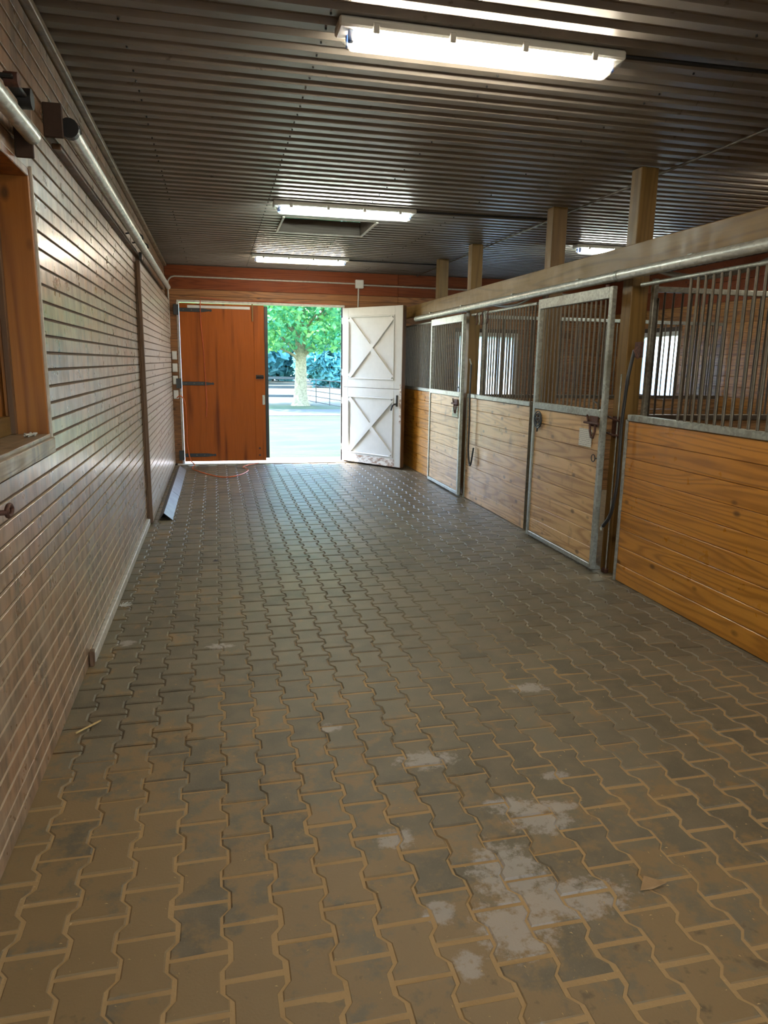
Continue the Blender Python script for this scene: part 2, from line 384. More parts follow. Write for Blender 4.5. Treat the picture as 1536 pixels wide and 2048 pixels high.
def paver_geo(mb, cx=0, cy_=0, cz=0, hseed=0, tx=0, ty=0):
    def ring(ins, z):
        w, n_, L = HW-ins, HN-ins, HL-ins; a = .034; b = .062
        rr_ = [(w, -L), (w, -HL+a), (n_, -HL+b), (n_, HL-b), (w, HL-a), (w, L)]
        pts = rr_+[(-x, y) for x, y in rr_[::-1]]
        return [(cx+x, cy_+y, cz+z+x*tx+y*ty) for x, y in pts]
    top = ring(.0075, 0); mid = ring(0, -.005); bot = ring(0, -.03)
    f = [tuple(range(12))]
    for k in range(12):
        k2 = (k+1) % 12; f += [(12+k, 12+k2, k2, k), (24+k, 24+k2, 12+k2, 12+k)]
    mb.add(top+mid+bot, f)
variants = []
for k in range(4):
    mb = MB(); paver_geo(mb, tx=random.uniform(-.007, .007), ty=random.uniform(-.007, .007)); variants.append(mb.mesh('paver', M['paver']))
def in_frame(P):
    d = Vector(P)-Vector((0, 0, CAM_H)); z = d.dot(fw)
    if z <= .1: return False
    u = 768+1426.4*d.dot(r2)/z; v = 1024+1426.4*d.dot(d2)/z
    return -40 < u < 1576 and -40 < v < 2100
spots = []
for i in range(26):
    x = -.6745+.1455*i; ph = .149 if i % 2 == 0 else .05
    j = -6
    while True:
        y = ph+.099+.198*j; j += 1
        if y > 11.42: break
        if y < -1.1: continue
        spots.append((x, y))
near = sorted([s for s in spots if in_frame((s[0], s[1], 0)) and s[0] > -.74], key=lambda s: math.hypot(s[0], s[1]))[:300]
ns = set(near)
for x, y in near:
    link('paver', random.choice(variants), floor, (x+random.uniform(-.001, .001), y+random.uniform(-.001, .001), random.uniform(-.0012, .0008)))
rest = MB()
for s in spots:
    if s not in ns: paver_geo(rest, s[0], s[1], random.uniform(-.0012, .0008), tx=random.uniform(-.007, .007), ty=random.uniform(-.007, .007))
o = rest.obj('pavers', M['paver'], floor); o['kind'] = 'stuff'
o = bx('floor', (2.97, YB, -.06), (XO, YF, -.004), M['dirt'], None, 0); o['kind'] = 'structure'
o = bx('floor', (-.9, YB, -.06), (3.0, -1.2, -.002), M['threshold'], None, 0); o['kind'] = 'structure'
o = bx('trim_3', (-.62, 11.5, -.05), (2.25, 12.15, .004), M['threshold'], None, .002); setp(o, 'pale concrete threshold slab under the open doors', kind='structure')

# ---- walls of boards
def board_rows(parent, name, plane, axis, mat, z0, z1, pitch, u0, u1, holes=(), gap=.002, th=.012, sgn=1, maxlen=None, ch=.0025, mats=None):
    z = z0; k = 0
    while z < z1-.01:
        zt = min(z+pitch, z1)
        segs = [(u0, u1)]
        for (h0, h1, hz0, hz1) in holes:
            if zt > hz0+.02 and z < hz1-.02:
                ns_ = []
                for a, b in segs:
                    if h1 <= a or h0 >= b: ns_.append((a, b)); continue
                    if h0-a > .03: ns_.append((a, h0))
                    if b-h1 > .03: ns_.append((h1, b))
                segs = ns_
        out = []
        for a, b in segs:
            if maxlen and b-a > maxlen:
                cuts = [a]; q = a+random.uniform(.35, 1)*maxlen
                while q < b-.5: cuts.append(q); q += random.uniform(.6, 1.0)*maxlen
                cuts.append(b); out += list(zip(cuts[:-1], cuts[1:]))
            else: out.append((a, b))
        for a, b in out:
            t0, t1 = (plane-th, plane) if sgn > 0 else (plane, plane+th)
            j = random.uniform(-.001, .001)
            A = (t0+j, a+.0008, z+gap/2) if axis == 'y' else (a+.0008, t0+j, z+gap/2)
            B = (t1+j, b-.0008, zt-gap/2) if axis == 'y' else (b-.0008, t1+j, zt-gap/2)
            bx('board', A, B, mats(z) if mats else mat, parent, ch)
        z = zt; k += 1
# left wall
WIN = (2.15, 3.30, 1.28, 2.33)
wl = MB()
wl.box((-.92, YB, -.05), (-.708, 2.15, 3.1)); wl.box((-.92, 3.30, -.05), (-.708, YF+.1, 3.1)); wl.box((-.92, 2.15, -.05), (-.708, 3.30, 1.27)); wl.box((-.92, 2.15, 2.34), (-.708, 3.30, 3.1))
wall_left = wl.obj('wall_left', M['leftback']); setp(wall_left, 'long wall of narrow worn varnished boards', kind='structure')
board_rows(wall_left, 'board', XL, 'y', M['left'], .0, 2.96, .0705, 1.2, 11.58, holes=[(WIN[0], WIN[1], WIN[2]-.08, WIN[3]), (7.36, 11.45, -.1, 2.50)], gap=.012, th=.014, maxlen=3.4, ch=.001)
bx('board', (-.708, YB, 0), (XL, 1.2, 2.96), M['left'], wall_left)
o = bx('trim_1', (-.708, YB, 2.965), (-.662, 11.58, 2.999), M['sill'], None, .004); setp(o, 'pale strip along top of left wall under the ceiling', kind='structure')
o = bx('baseboard_left', (XL-.001, 3.84, .001), (-.672, 7.22, .062), M['greywhite'], None, .005); setp(o, 'pale baseboard strip at foot of left wall', kind='structure')
# window opening with closed shutter in the left wall
w3 = bpy.data.objects.new('window_3', None); C.objects.link(w3); setp(w3, 'deep wooden window opening in left wall with closed plank shutter', kind='structure')
bx('jamb', (-.86, 3.30-.028, 1.28), (-.698, 3.30, 2.33), M['jamb'], w3); bx('jamb', (-.86, 2.15, 1.28), (-.698, 2.178, 2.33), M['jamb'], w3)
bx('head', (-.86, 2.15, 2.302), (-.698, 3.30, 2.332), M['jamb'], w3)
bx('casing', (-.715, 3.299, 1.20), (-.688, 3.312, 2.345), M['greywhite'], w3)
bx('sill', (-.88, 2.12, 1.262), (-.694, 3.30, 1.284), M['sill'], w3); bx('apron', (-.708, 2.12, 1.205), (-.680, 3.305, 1.268), M['sill'], w3)
for k in range(8):
    bx('shutter_board', (-.885, 2.18+k*.1385, 1.284), (-.862, 2.18+(k+1)*.1385-.004, 2.302), M['jamb'], w3)
bx('shutter_light_block', (-.905, 2.1, 1.2), (-.887, 3.36, 2.4), M['backing'], w3, 0)  # unseen panel added to stop sun leaking between the shutter boards
bx('shutter_rail', (-.864, 2.18, 1.285), (-.835, 3.27, 1.36), M['beam'], w3)
bx('stop', (-.84, 3.244, 1.285), (-.815, 3.272, 2.30), M['dpost'], w3)

# end wall with the doorway
wf = MB(); D0, D1 = -.52, 2.0; F0, F1, FZ0, FZ1 = 3.95, 4.95, 1.10, 2.08
wf.box((-.8, YF+.014, -.05), (D0, YF+.14, 3.1)); wf.box((D0, YF+.014, 2.49), (D1, YF+.14, 3.1)); wf.box((D1, YF+.014, -.05), (F0, YF+.14, 3.1))
wf.box((F0, YF+.014, -.05), (F1, YF+.14, FZ0)); wf.box((F0, YF+.014, FZ1), (F1, YF+.14, 3.1)); wf.box((F1, YF+.014, -.05), (XO+.2, YF+.14, 3.1))
wall_far = wf.obj('wall_far', M['backing']); setp(wall_far, 'end wall of brown boards around the doorway', kind='structure')
board_rows(wall_far, 'board', YF, 'x', M['far'], 0, 2.466, .137, XL, XO, holes=[(D0, D1, -1, 2.6), (F0-.05, F1+.05, FZ0-.02, FZ1+.02)], gap=.003, th=.016, sgn=-1, maxlen=4.2)
bx_rows = [(2.466, 2.56, 'far'), (2.56, 2.652, 'far'), (2.652, 2.835, 'red'), (2.835, 2.995, 'red')]
for a, b, mm in bx_rows:
    for u0, u1 in ((XL, 2.9), (2.9, XO)):
        bx('board', (u0+.001, YF-.004*(mm == 'red'), a+.0015), (u1-.001, YF+.016, b-.0015), M[mm], wall_far)
# door frame
tr = bpy.data.objects.new('trim_2', None); C.objects.link(tr); setp(tr, 'pale timber frame around the far doorway', kind='structure')
bx('head', (-.54, YF-.012, 2.462), (2.03, YF+.15, 2.492), M['greywhite'], tr); bx('jamb', (-.545, YF-.01, 0), (-.512, YF+.15, 2.462), M['greywhite'], tr)
bx('jamb', (2.0, YF-.005, 0), (2.03, YF+.15, 2.462), M['white'], tr)
# outer wall on the right
wr = MB(); R0, R1, RZ0, RZ1 = 9.45, 10.38, 1.17, 2.08
wr.box((XO+.014, YB, -.05), (XO+.14, R0, 3.1)); wr.box((XO+.014, R1, -.05), (XO+.14, YF+.14, 3.1)); wr.box((XO+.014, R0, -.05), (XO+.14, R1, RZ0)); wr.box((XO+.014, R0, RZ1), (XO+.14, R1, 3.1))
wall_right = wr.obj('wall_right', M['backing']); setp(wall_right, 'outer wall of brown boards behind the stalls', kind='structure')
board_rows(wall_right, 'board', XO, 'y', M['side'], 0, 2.466, .137, 2.0, YF, holes=[(R0-.05, R1+.05, RZ0-.02, RZ1+.02)], gap=.003, th=.016, sgn=-1, maxlen=6)
for a, b in ((2.466, 2.73), (2.73, 2.995)): bx('board', (XO-.004, 2.0, a+.0015), (XO+.016, YF-.01, b-.0015), M['red'], wall_right)
bx('board', (XO, YB, 0), (XO+.014, 2.0, 2.995), M['side'], wall_right)
# windows
def window(name, label, axis, plane, u0, u1, z0, z1, mull):
    w = bpy.data.objects.new(name, None); C.objects.link(w); setp(w, label, kind='structure')
    def q(nm, a0, a1, d0, d1, za, zb, mt, ch=.003):
        if axis == 'x': bx(nm, (a0, plane+d0, za), (a1, plane+d1, zb), mt, w, ch)
        else: bx(nm, (plane+d0, a0, za), (plane+d1, a1, zb), mt, w, ch)
    f = .05
    q('frame', u0-f, u1+f, -.014, .05, z1-.015, z1+f, M['greywhite']); q('frame', u0-f, u1+f, -.014, .05, z0-f, z0+.015, M['part'])
    q('frame', u0-f, u0+.012, -.014, .05, z0, z1, M['greywhite']); q('frame', u1-.012, u1+f, -.014, .05, z0, z1, M['greywhite'])
    q('pane', u0, mull-.012, .03, .036, z0, z1, M['glaze'], 0); q('pane', mull+.012, u1, .03, .036, z0, z1, M['glaze'], 0)
    q('mullion', mull-.014, mull+.014, .0, .05, z0, z1, M['greywhite'])
window('window_1', 'bright window in the end wall behind the stall bars', 'x', YF, F0, F1, FZ0, FZ1, 4.68)
window('window_2', 'bright window in the outer wall behind the stall bars', 'y', XO, R0, R1, RZ0, RZ1, 10.16)
# wall behind the camera, with its own open doorway
wb = MB(); wb.box((-.9, YB-.12, -.05), (.1, YB, 3.1)); wb.box((.1, YB-.12, 2.4), (2.2, YB, 3.1)); wb.box((2.2, YB-.12, -.05), (XO+.2, YB, 3.1))
o = wb.obj('wall_back', M['far']); o['kind'] = 'structure'
# ---- ceiling: ribbed sheets
ceil = bx('ceiling', (-.9, YB-.2, 3.06), (.70, YF+.3, 3.1), M['backing'], None, 0); setp(ceil, 'ribbed painted steel ceiling', kind='structure')
o = bx('ceiling', (1.64, YB-.2, 3.06), (XO+.3, YF+.3, 3.1), M['backing'], None, 0); o['kind'] = 'structure'
o = bx('ceiling', (.70, YB-.2, 3.06), (1.64, 7.48, 3.1), M['backing'], None, 0); o['kind'] = 'structure'
o = bx('ceiling', (.70, 8.34, 3.06), (1.64, YF+.3, 3.1), M['backing'], None, 0); o['kind'] = 'structure'
def sheet(x0, x1, y0, n, dz=0.0):
    mb = MB(); P = .14; prof = []
    for k in range(n):
        y = k*P; prof += [(y, .022), (y+.045, .022), (y+.062, 0), (y+.122, 0)]
        if k < n-1 or True: prof += [(y+.139, .022)]
    vs = [(0, y, z) for y, z in prof]+[(x1-x0, y, z) for y, z in prof]; N = len(prof)
    mb.add(vs, [(i, i+1, N+i+1, N+i) for i in range(N-1)])
    me = mb.mesh('sheet', M['ceil']); o = link('sheet', me, ceil, (x0, y0, ZC+dz)); o.parent = ceil
    return o
def fix_parent(o, p):
    o.matrix_parent_inverse = Matrix.Translation(-Vector(p.location))
k = 0; y = 7.49-.84*14
while y < YF+.1:
    n = 6
    if abs(y-7.49) < .01:
        segs = [(-.70, .70), (1.64, 3.9), (3.9, XO)]
    else:
        segs = [(-.70, 2.6), (2.6, XO)] if k % 2 else [(-.70, 3.4), (3.4, XO)]
    if y+.84 > YF+.05: n = max(1, int((YF-.0-y)/.14)+1)
    for a, b in segs:
        o = sheet(a, b-.002, y, n, (k % 3)*.0012+(.0009 if a > 0 else 0)); fix_parent(o, ceil)
    y += .84; k += 1
sc = MB()
for xx in (.505, -.35, 2.3, 1.4):
    yy = 7.49-.14*34+.09
    while yy < 11.5:
        if not (.7 < xx < 1.64 and 7.4 < yy < 8.4) and (xx in (.505,) or random.random() < .45):
            sc.tube([(xx+random.uniform(-.004, .004), yy, 2.992), (xx, yy, 3.001)], .005, 6)
        yy += .14
o = sc.obj('screws', M['black'], ceil); o['kind'] = 'stuff'; fix_parent(o, ceil)
# parents made by bx sit at their centre: keep the children in world space
bpy.context.view_layer.update()
# roof slab and eave outside
o = bx('trim_4', (-1.4, YF+.14, 2.97), (XO+.6, YF+.44, 3.06), M['greywhite'], None, .003); setp(o, 'eave board outside above the doorway', kind='structure')
# ceiling hatch
h = bpy.data.objects.new('ceiling_hatch', None); C.objects.link(h); h.location = (1.17, 7.91, ZC); setp(h, 'square wooden hatch recess in the ceiling behind the second lamp', 'hatch')
def hp(nm, a, b, mt): 
    o = bx(nm, a, b, mt, h); o.matrix_parent_inverse = Matrix.Translation(-Vector(h.location)); return o
hp('side_board', (.70, 7.49, 2.995), (.715, 8.33, 3.30), M['hatchwood']); hp('side_board', (1.625, 7.49, 2.995), (1.64, 8.33, 3.30), M['hatchwood'])
hp('side_board', (.715, 8.31, 2.995), (1.625, 8.33, 3.14), M['hatchwood']); hp('side_board', (.715, 8.31, 3.143), (1.625, 8.33, 3.30), M['hatchwood'])
hp('side_board', (.715, 7.49, 2.995), (1.625, 7.505, 3.30), M['hatchwood']); hp('lid', (.70, 7.49, 3.30), (1.64, 8.33, 3.32), M['hatchwood'])
hp('edge_trim', (.688, 7.48, 2.985), (.712, 8.345, 2.999), M['greywhite']); hp('edge_trim', (1.628, 7.48, 2.985), (1.654, 8.345, 2.999), M['greywhite'])
hp('edge_trim', (.712, 8.315, 2.985), (1.628, 8.345, 2.999), M['greywhite'])

# ================================================================== OUTSIDE
o = bx('lawn', (-70, YF+.60, -.3), (90, 120, -.02), M['lawn'], None, 0); setp(o, 'sunlit lawn outside the doorway', kind='structure')
o = bx('lawn', (-70, -60, -.31), (-.95, YF+.6, -.03), M['lawn'], None, 0); o['kind'] = 'structure'
o = bx('lawn', (XO+.2, -60, -.31), (90, YF+.6, -.03), M['lawn'], None, 0); o['kind'] = 'structure'
o = bx('driveway', (-60, 22.0, -.1), (80, 25.0, -.005), M['drive'], None, .002); setp(o, 'pale gravel driveway across the lawn', kind='structure')
def leaves(mb, c, rad, n, size, zmin=None, seed=1, hollow=.0):
    rng = random.Random(seed)
    for _ in range(n):
        while True:
            u = Vector((rng.uniform(-1, 1), rng.uniform(-1, 1), rng.uniform(-1, 1)))
            if hollow < u.length < 1: break
        p = Vector((c[0]+u.x*rad[0], c[1]+u.y*rad[1], c[2]+u.z*rad[2]))
        if zmin is not None and p.z < zmin + .35*mnoise.noise(p*.9): continue
        if mnoise.noise(p*.8+Vector((9, 0, 0))) < -.28: continue
        a = Vector((rng.uniform(-1, 1), rng.uniform(-1, 1), rng.uniform(-1, .6))).normalized(); b = a.orthogonal().normalized()
        b.rotate(Matrix.Rotation(rng.uniform(0, 6.28), 3, a)); s = size*rng.uniform(.6, 1.3)
        nn = a.cross(b)*s*.12
        mb.add([p-a*s, p+b*s*.5+nn, p+a*s, p-b*s*.5+nn], [(0, 1, 2), (0, 2, 3)])
tree = thing('shade_tree', 'tall leafy tree standing on the lawn beyond the open doorway', 'tree', (3.12, 27.4, 0))
mb = MB(); mb.tube([(0, 0, -.1), (0, 0, .12), (0, 0, .5), (.02, 0, 1.2), (.02, 0, 1.9), (0, .1, 2.8), (.1, .2, 4.5), (0, .3, 6.5)], [.42, .30, .24, .215, .20, .17, .13, .05], 14)
mb.obj('trunk', M['bark'], tree)
for k, (dx, dy, h0, h1) in enumerate([(1.6, .3, 1.8, 3.4), (-1.7, -.4, 2.0, 3.3), (1.0, -1.6, 2.3, 3.9), (-.9, 1.8, 2.5, 4.2), (2.6, -1.0, 2.7, 4.9), (-2.6, .9, 2.7, 4.8), (.5, -2.6, 2.6, 3.5), (-.9, -.9, 1.75, 2.1), (.9, -.6, 1.9, 2.6)]):
    mb = MB(); mb.tube(smooth_pts([(0, 0, h0-.2), (dx*.3, dy*.3, h0+.25*(h1-h0)), (dx*.7, dy*.7, h0+.7*(h1-h0)), (dx, dy, h1)], 3), [.075-.06*i/9 for i in range(10)], 7)
    mb.obj('branch', M['bark'], tree)
mb = MB(); leaves(mb, (0, 0, 4.7), (5.2, 4.6, 3.1), 26000, .13, 2.05, 3)
o = mb.obj('foliage', M['leaf'], tree); o['kind'] = 'stuff'
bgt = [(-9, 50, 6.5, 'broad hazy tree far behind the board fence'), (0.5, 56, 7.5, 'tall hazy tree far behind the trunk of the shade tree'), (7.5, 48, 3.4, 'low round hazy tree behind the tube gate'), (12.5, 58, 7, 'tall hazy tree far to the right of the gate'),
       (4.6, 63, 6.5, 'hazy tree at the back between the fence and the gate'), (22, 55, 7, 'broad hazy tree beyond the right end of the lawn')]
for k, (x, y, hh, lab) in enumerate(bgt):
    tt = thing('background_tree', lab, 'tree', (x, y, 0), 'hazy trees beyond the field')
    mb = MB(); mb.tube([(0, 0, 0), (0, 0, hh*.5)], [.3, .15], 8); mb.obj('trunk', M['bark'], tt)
    mb = MB(); leaves(mb, (0, 0, hh*.5), (hh*.72, hh*.5, hh*.52), 4200, .5, .1, 20+k); o = mb.obj('foliage', M['leafhaze'], tt); o['kind'] = 'stuff'
fe = thing('board_fence', 'dark grey three rail board fence on the left of the tree', 'fence', (0, 28.4, 0))
for z in (.24, .58, .93):
    for a, b in ((-6.2, -3.1), (-3.1, 0), (0, 3.2)): bx('rail', (a, -.02, z), (b-.01, .02, z+.10), M['fence'], fe)
for x in (-6.2, -3.1, 0, 3.15): bx('post', (x-.06, .02, 0), (x+.06, .14, 1.12), M['fence'], fe)
ga = thing('tube_gate', 'light tubular metal gate hanging right of the tree', 'gate', (3.45, 28.9, 0))
dv = Vector((.78, -4.6, 0))
for z in (.12, .32, .52, .72, .95):
    mb = MB(); mb.tube([(0, 0, z), (dv.x, dv.y, z)], .017, 6); mb.obj('rail', M['gate'], ga)
for s in (0, .33, .68, 1.0):
    mb = MB(); mb.tube([(dv.x*s, dv.y*s, .08), (dv.x*s, dv.y*s, .96)], .017, 6); mb.obj('upright', M['gate'], ga)

# ================================================================== TIMBER AND TRACKS ON THE RIGHT
PY = {'A': (4.90, 5.03), 'B': (6.28, 6.41), 'C': (8.40, 8.53), 'D': (9.70, 9.83)}
pl_ = {'A': 'square timber post nearest the camera, beside the stall door with the paper notice', 'B': 'square timber post behind the far edge of the near stall door',
       'C': 'square timber post between the far stall door and the middle stall front', 'D': 'square timber post farthest along the stall row'}
POST = {}
def wp(o, p):
    o.parent = p; o.location = Vector(o.location)-Vector(p.location)
for k, (a, b) in PY.items():
    o = bx('timber_post', (2.992, a, -.004), (3.13, b, 2.998), M['post'], None, .005); setp(o, pl_[k], 'post', 'timber posts along the stall fronts'); POST[k] = o
o = bx('timber_beam', (2.942, 1.0, 2.295), (2.990, 11.58, 2.465), M['beam'], None, .005); setp(o, 'long horizontal timber beam above the stall fronts', 'beam')
tk = thing('door_track', 'galvanised round track under the timber beam above the stall doors', 'track', (2.895, 6, 2.255))
mb = MB(); mb.tube([(0, -4.6, 0), (0, -1.07, 0)], .037, 14); mb.obj('track_pipe', M['track'], tk)
mb = MB(); mb.tube([(0, -1.07, 0), (0, 4.45, -.01)], .0355, 14); mb.obj('track_pipe', M['track'], tk)
mb = MB(); mb.tube([(0, -1.09, 0), (0, -1.05, 0)], .041, 14); mb.obj('coupling', M['galv'], tk)
for y in (-3.4, -1.9, -.45, .9, 2.45, 3.75): bx('bracket', (.0, y, -.01), (.047, y+.05, .045), M['galv'], tk)
# ---- stall doors
def stall_door(y0, y1, label, notice):
    t_ = thing('stall_door', label, 'stall door', (2.885, y0, 0), 'sliding stall doors')
    L = y1-y0; X0, X1 = -.022, .018
    fr = [('stile', (X0, 0, .02), (X1, .045, 2.185)), ('stile', (X0, L-.045, .02), (X1, L, 2.185)), ('top_rail', (X0-.002, .045, 2.10), (X1, L-.045, 2.185)),
          ('middle_rail', (X0-.002, .045, 1.215), (X1, L-.045, 1.275)), ('bottom_rail', (X0, .045, .02), (X1, L-.045, .06))]
    for nm, a, b in fr: bx(nm, a, b, M['galv'], t_, .004)
    zs = [.06+i*(1.215-.06)/9 for i in range(10)]
    for i in range(9): bx('board', (X0+.010+random.uniform(0, .003), .046, zs[i]+.0015), (X1-.004, L-.046, zs[i+1]-.0015), M['pale'], t_, .003)
    n = 15
    for i in range(n):
        bar('bar', 0, .045+(i+1)*(L-.09)/(n+1), 1.27, 2.105, .0085, M['bars'], t_)
    for yy in (.12, L-.12):
        hg = bx('hanger', (-.004, yy-.02, 2.18), (.010, yy+.02, 2.205), M['rust'], t_)
    g = MB(); g.tube([(0, .20, 1.36), (0, .20, 1.34), (0, .13, 1.32), (0, .12, 1.28)], .008, 6); g.obj('bent_rod', M['darkbar'], t_)
    return t_
d1 = stall_door(4.945, 6.205, 'pale wooden stall door in galvanised frame, nearer one, carrying the paper notice', True)
d2_ = stall_door(8.25, 9.56, 'pale wooden stall door in galvanised frame, farther one beside the white door', False)
def latch(door, y0, y, z):
    c = (2.856-2.885, y-.065-y0, z+.015)
    la = bx('latch', (c[0]-.006, c[1]-.065, c[2]-.04), (c[0]+.006, c[1]+.065, c[2]+.04), M['rust'], door); la['label'] = 'rusty latch with bolt and looped handle'
    q = (2.862-2.856, .065, -.015)
    mb = MB(); mb.tube([(-.018, -.16, .0), (-.018, .06, .0)], .010, 8); mb.obj('bolt', M['rust'], la, q)
    mb = MB(); mb.tube([(-.018, -.03, 0), (-.022, -.045, -.06), (-.022, -.07, -.11), (-.022, -.10, -.11), (-.02, -.115, -.06), (-.018, -.11, 0)], .009, 8); mb.obj('handle', M['rust'], la, q)
    mb = MB(); mb.tube([(-.018, .0, .01), (-.018, .02, .06)], .008, 6); mb.obj('tab', M['rust'], la, q)
latch(d1, 4.945, 5.13, 1.17)
latch(d2_, 8.25, 8.46, 1.13)
rc = bx('keeper', (2.979, 4.915, 1.07), (2.991, 5.005, 1.23), M['rust']); wp(rc, POST['A'])
mb = MB(); mb.tube([(-.010, .06, .07), (-.04, .05, .075), (-.045, -.05, .06), (-.010, -.06, .05)], .008, 6); mb.obj('loop', M['rust'], rc)
mb = MB(); mb.tube([(-.010, .06, -.05), (-.04, .05, -.05), (-.045, -.05, -.06), (-.010, -.06, -.06)], .008, 6); mb.obj('loop', M['rust'], rc)
# notice, card, ring, medallion
o = bx('paper_notice', (2.8665, 5.10, .975), (2.8695, 5.30, 1.115), M['notice'], None, 0); setp(o, 'white printed paper notice pinned on the near stall door', 'notice')
o.scale = (1, 1, 1)
o = bx('name_card', (2.8665, 8.34, .965), (2.8695, 8.56, 1.085), M['card'], None, 0); setp(o, 'pale green card pinned on the far stall door', 'card')
mb = MB(); cpts = [(0, .028*math.cos(w*.5236), .028*math.sin(w*.5236)) for w in range(12)]; mb.tube(cpts, .004, 6, closed=True); mb.tube([(0, -.028, 0), (.012, -.065, .006)], .005, 6)
o = mb.obj('ring_hook', M['black'], d1, (-.025, .095, .90)); o['label'] = 'small black ring'
md = thing('wall_medallion', 'round dark iron medallion at the far edge of the near stall door', 'ornament', (2.858, 6.07, 1.12))
for rr_ in (.075, .055):
    mb = MB(); mb.tube([(0, rr_*math.cos(w*.2618), rr_*math.sin(w*.2618)) for w in range(24)], .006, 6, closed=True); mb.obj('ring', M['black'], md)
mb = MB()
for w in range(5):
    a = w*1.2566+1.5708; b = a+2*1.2566; mb.tube([(0, .055*math.cos(a), .055*math.sin(a)), (0, .055*math.cos(b), .055*math.sin(b))], .004, 5)
mb.tube([(0, 0, -.075), (0, .005, -.11)], .007, 6); mb.obj('star', M['black'], md)
# ---- fixed stall fronts
def front(y0, y1, bars, label, mat, edge=(True, True)):
    t_ = thing('aisle_partition', label, 'partition', (2.955, y0, 0), 'fixed stall fronts')
    L = y1-y0; X0, X1 = -.016, .016
    zs = [.002+i*(1.215-.002)/9 for i in range(10)]
    for i in range(9): bx('board', (X0+random.uniform(0, .003), .001, zs[i]+.0015), (X1, L-.001, zs[i+1]-.0015), mat, t_, .003)
    bx('capping_rail', (X0-.012, 0, 1.217), (X1+.012, L, 1.262), M['galv'], t_, .004)
    mb = MB(); mb.tube([(0, .0, 2.172), (0, L, 2.172)], .014, 8); mb.obj('top_rail', M['galv'], t_)
    if edge[0]: bx('edge_strip', (X0-.008, -.006, .0), (X1, .0, 1.217), M['galv'], t_)
    if edge[1]: bx('edge_strip', (X0-.010, L-.002, .0), (X1+.004, L+.022, 1.225), M['galv'], t_)
    b0, b1 = bars; y = b0
    while y <= b1+.001:
        bar('bar', 0, y-y0, 1.262, 2.172, .0095, M['bars'], t_); y += .0725
    return t_
front(1.0, 4.715, (1.19, 4.17), 'honey varnished stall front nearest the camera under bars', M['orange'], (False, True))
front(6.42, 8.20, (6.46, 7.70), 'pale weathered stall front between the two stall doors', M['pale'])
front(9.62, 11.56, (9.66, 11.5), 'orange stall front at the far end behind the white door', M['orange'])
# upright channels at the stall openings
for (y, z1, lab) in ((4.86, 2.235, 'galvanised upright channel beside the nearest post'), (8.33, 2.235, 'galvanised upright channel beside the post of the far stall door')):
    t_ = thing('upright_channel', lab, 'channel', (3.155, y, 0), 'upright channels')
    bx('channel', (-.018, -.02, .0), (.018, .02, z1), M['galv'], t_); bx('flange', (.018, -.035, .0), (.024, .035, 2.1), M['darkbar'], t_)
# ---- partitions between the stalls
def partition(y, label):
    t_ = thing('stall_partition', label, 'partition', (3.20, y, 0), 'stall partitions')
    L = XO-3.20-.005
    zs = [.0+i*1.20/9 for i in range(10)]
    for i in range(9): bx('board', (0, -.018, zs[i]+.0015), (L, .018, zs[i+1]-.0015), M['part'], t_)
    bx('sill_rail', (0, -.024, 1.202), (L, .024, 1.245), M['darkbar'], t_); bx('top_rail', (0, -.018, 2.155), (L, .018, 2.195), M['galv'], t_)
    x = .035; k = 0
    while x < L-.02:
        bar('bar', x, 0, 1.245, 2.155, .0085, M['darkbar'], t_); x += .077; k += 1
    return t_
partition(4.965, 'barred partition between the nearest stall and the next one')
partition(8.465, 'barred partition between the two farther stalls')
# ---- stall guards (black rubber covered straps)
g = thing('stall_guard', 'black rubber covered strap hanging from the nearest post', 'strap', (2.88, 4.7, 1.72))
mb = MB(); mb.tube(smooth_pts([(.05, .0, .0), (.0, -.03, -.18), (-.0, -.01, -.35), (0, .005, -.53), (0, .0, -.72), (0, .0, -.98), (0, .05, -1.2), (0, .15, -1.325)], 5), .013, 8); mb.obj('strap', M['rubber'], g)
mb = MB(); mb.tube([(0, .15, -1.325), (-.005, .17, -1.345), (-.005, .155, -1.36)], .008, 6); mb.obj('snap', M['galv'], g)
bx('bracket', (.085, -.02, -.05), (.11, .06, .06), M['rust'], g); mb = MB(); mb.tube([(.05, -.04, .02), (.0, -.08, .0), (.02, -.1, -.06)], .009, 6); mb.obj('hook', M['rust'], g)
g = thing('stall_guard', 'black rubber covered strap hanging from the post of the far stall door', 'strap', (2.89, 7.98, 1.25))
mb = MB(); mb.tube(smooth_pts([(.05, .15, .35), (.0, .02, .0), (0, .0, -.3), (0, -.0, -.64), (0, -.06, -.80), (0, -.11, -.78), (.02, -.12, -.6)], 5), .011, 8); mb.obj('strap', M['rubber'], g)
mb = MB(); mb.tube([(.05, .15, .35), (.03, .16, .42)], .009, 6); mb.obj('snap', M['galv'], g)
sn = thing('snap_hooks', 'cluster of metal snap hooks hanging from the rail above the middle stall front', 'hooks', (2.955, 8.0, 2.17))
for i in range(5):
    mb = MB(); y = -.35+i*.085; mb.tube([(0, y, .016), (-.022, y, .0), (-.02, y+.01, -.05), (-.02, y-.01, -.09), (-.02, y+.012, -.12)], .007, 6); mb.obj('hook', M['galv'] if i % 2 else M['rust'], sn)
# drop rod at the near post
rd = thing('drop_rod', 'thin steel drop rod standing against the nearest post', 'rod', (2.972, 4.915, 0))
mb = MB(); mb.tube([(0, 0, .0), (0, 0, 1.55)], .006, 6); mb.obj('rod', M['galv'], rd); bx('foot', (-.02, -.02, 0), (.015, .03, .035), M['rust'], rd)
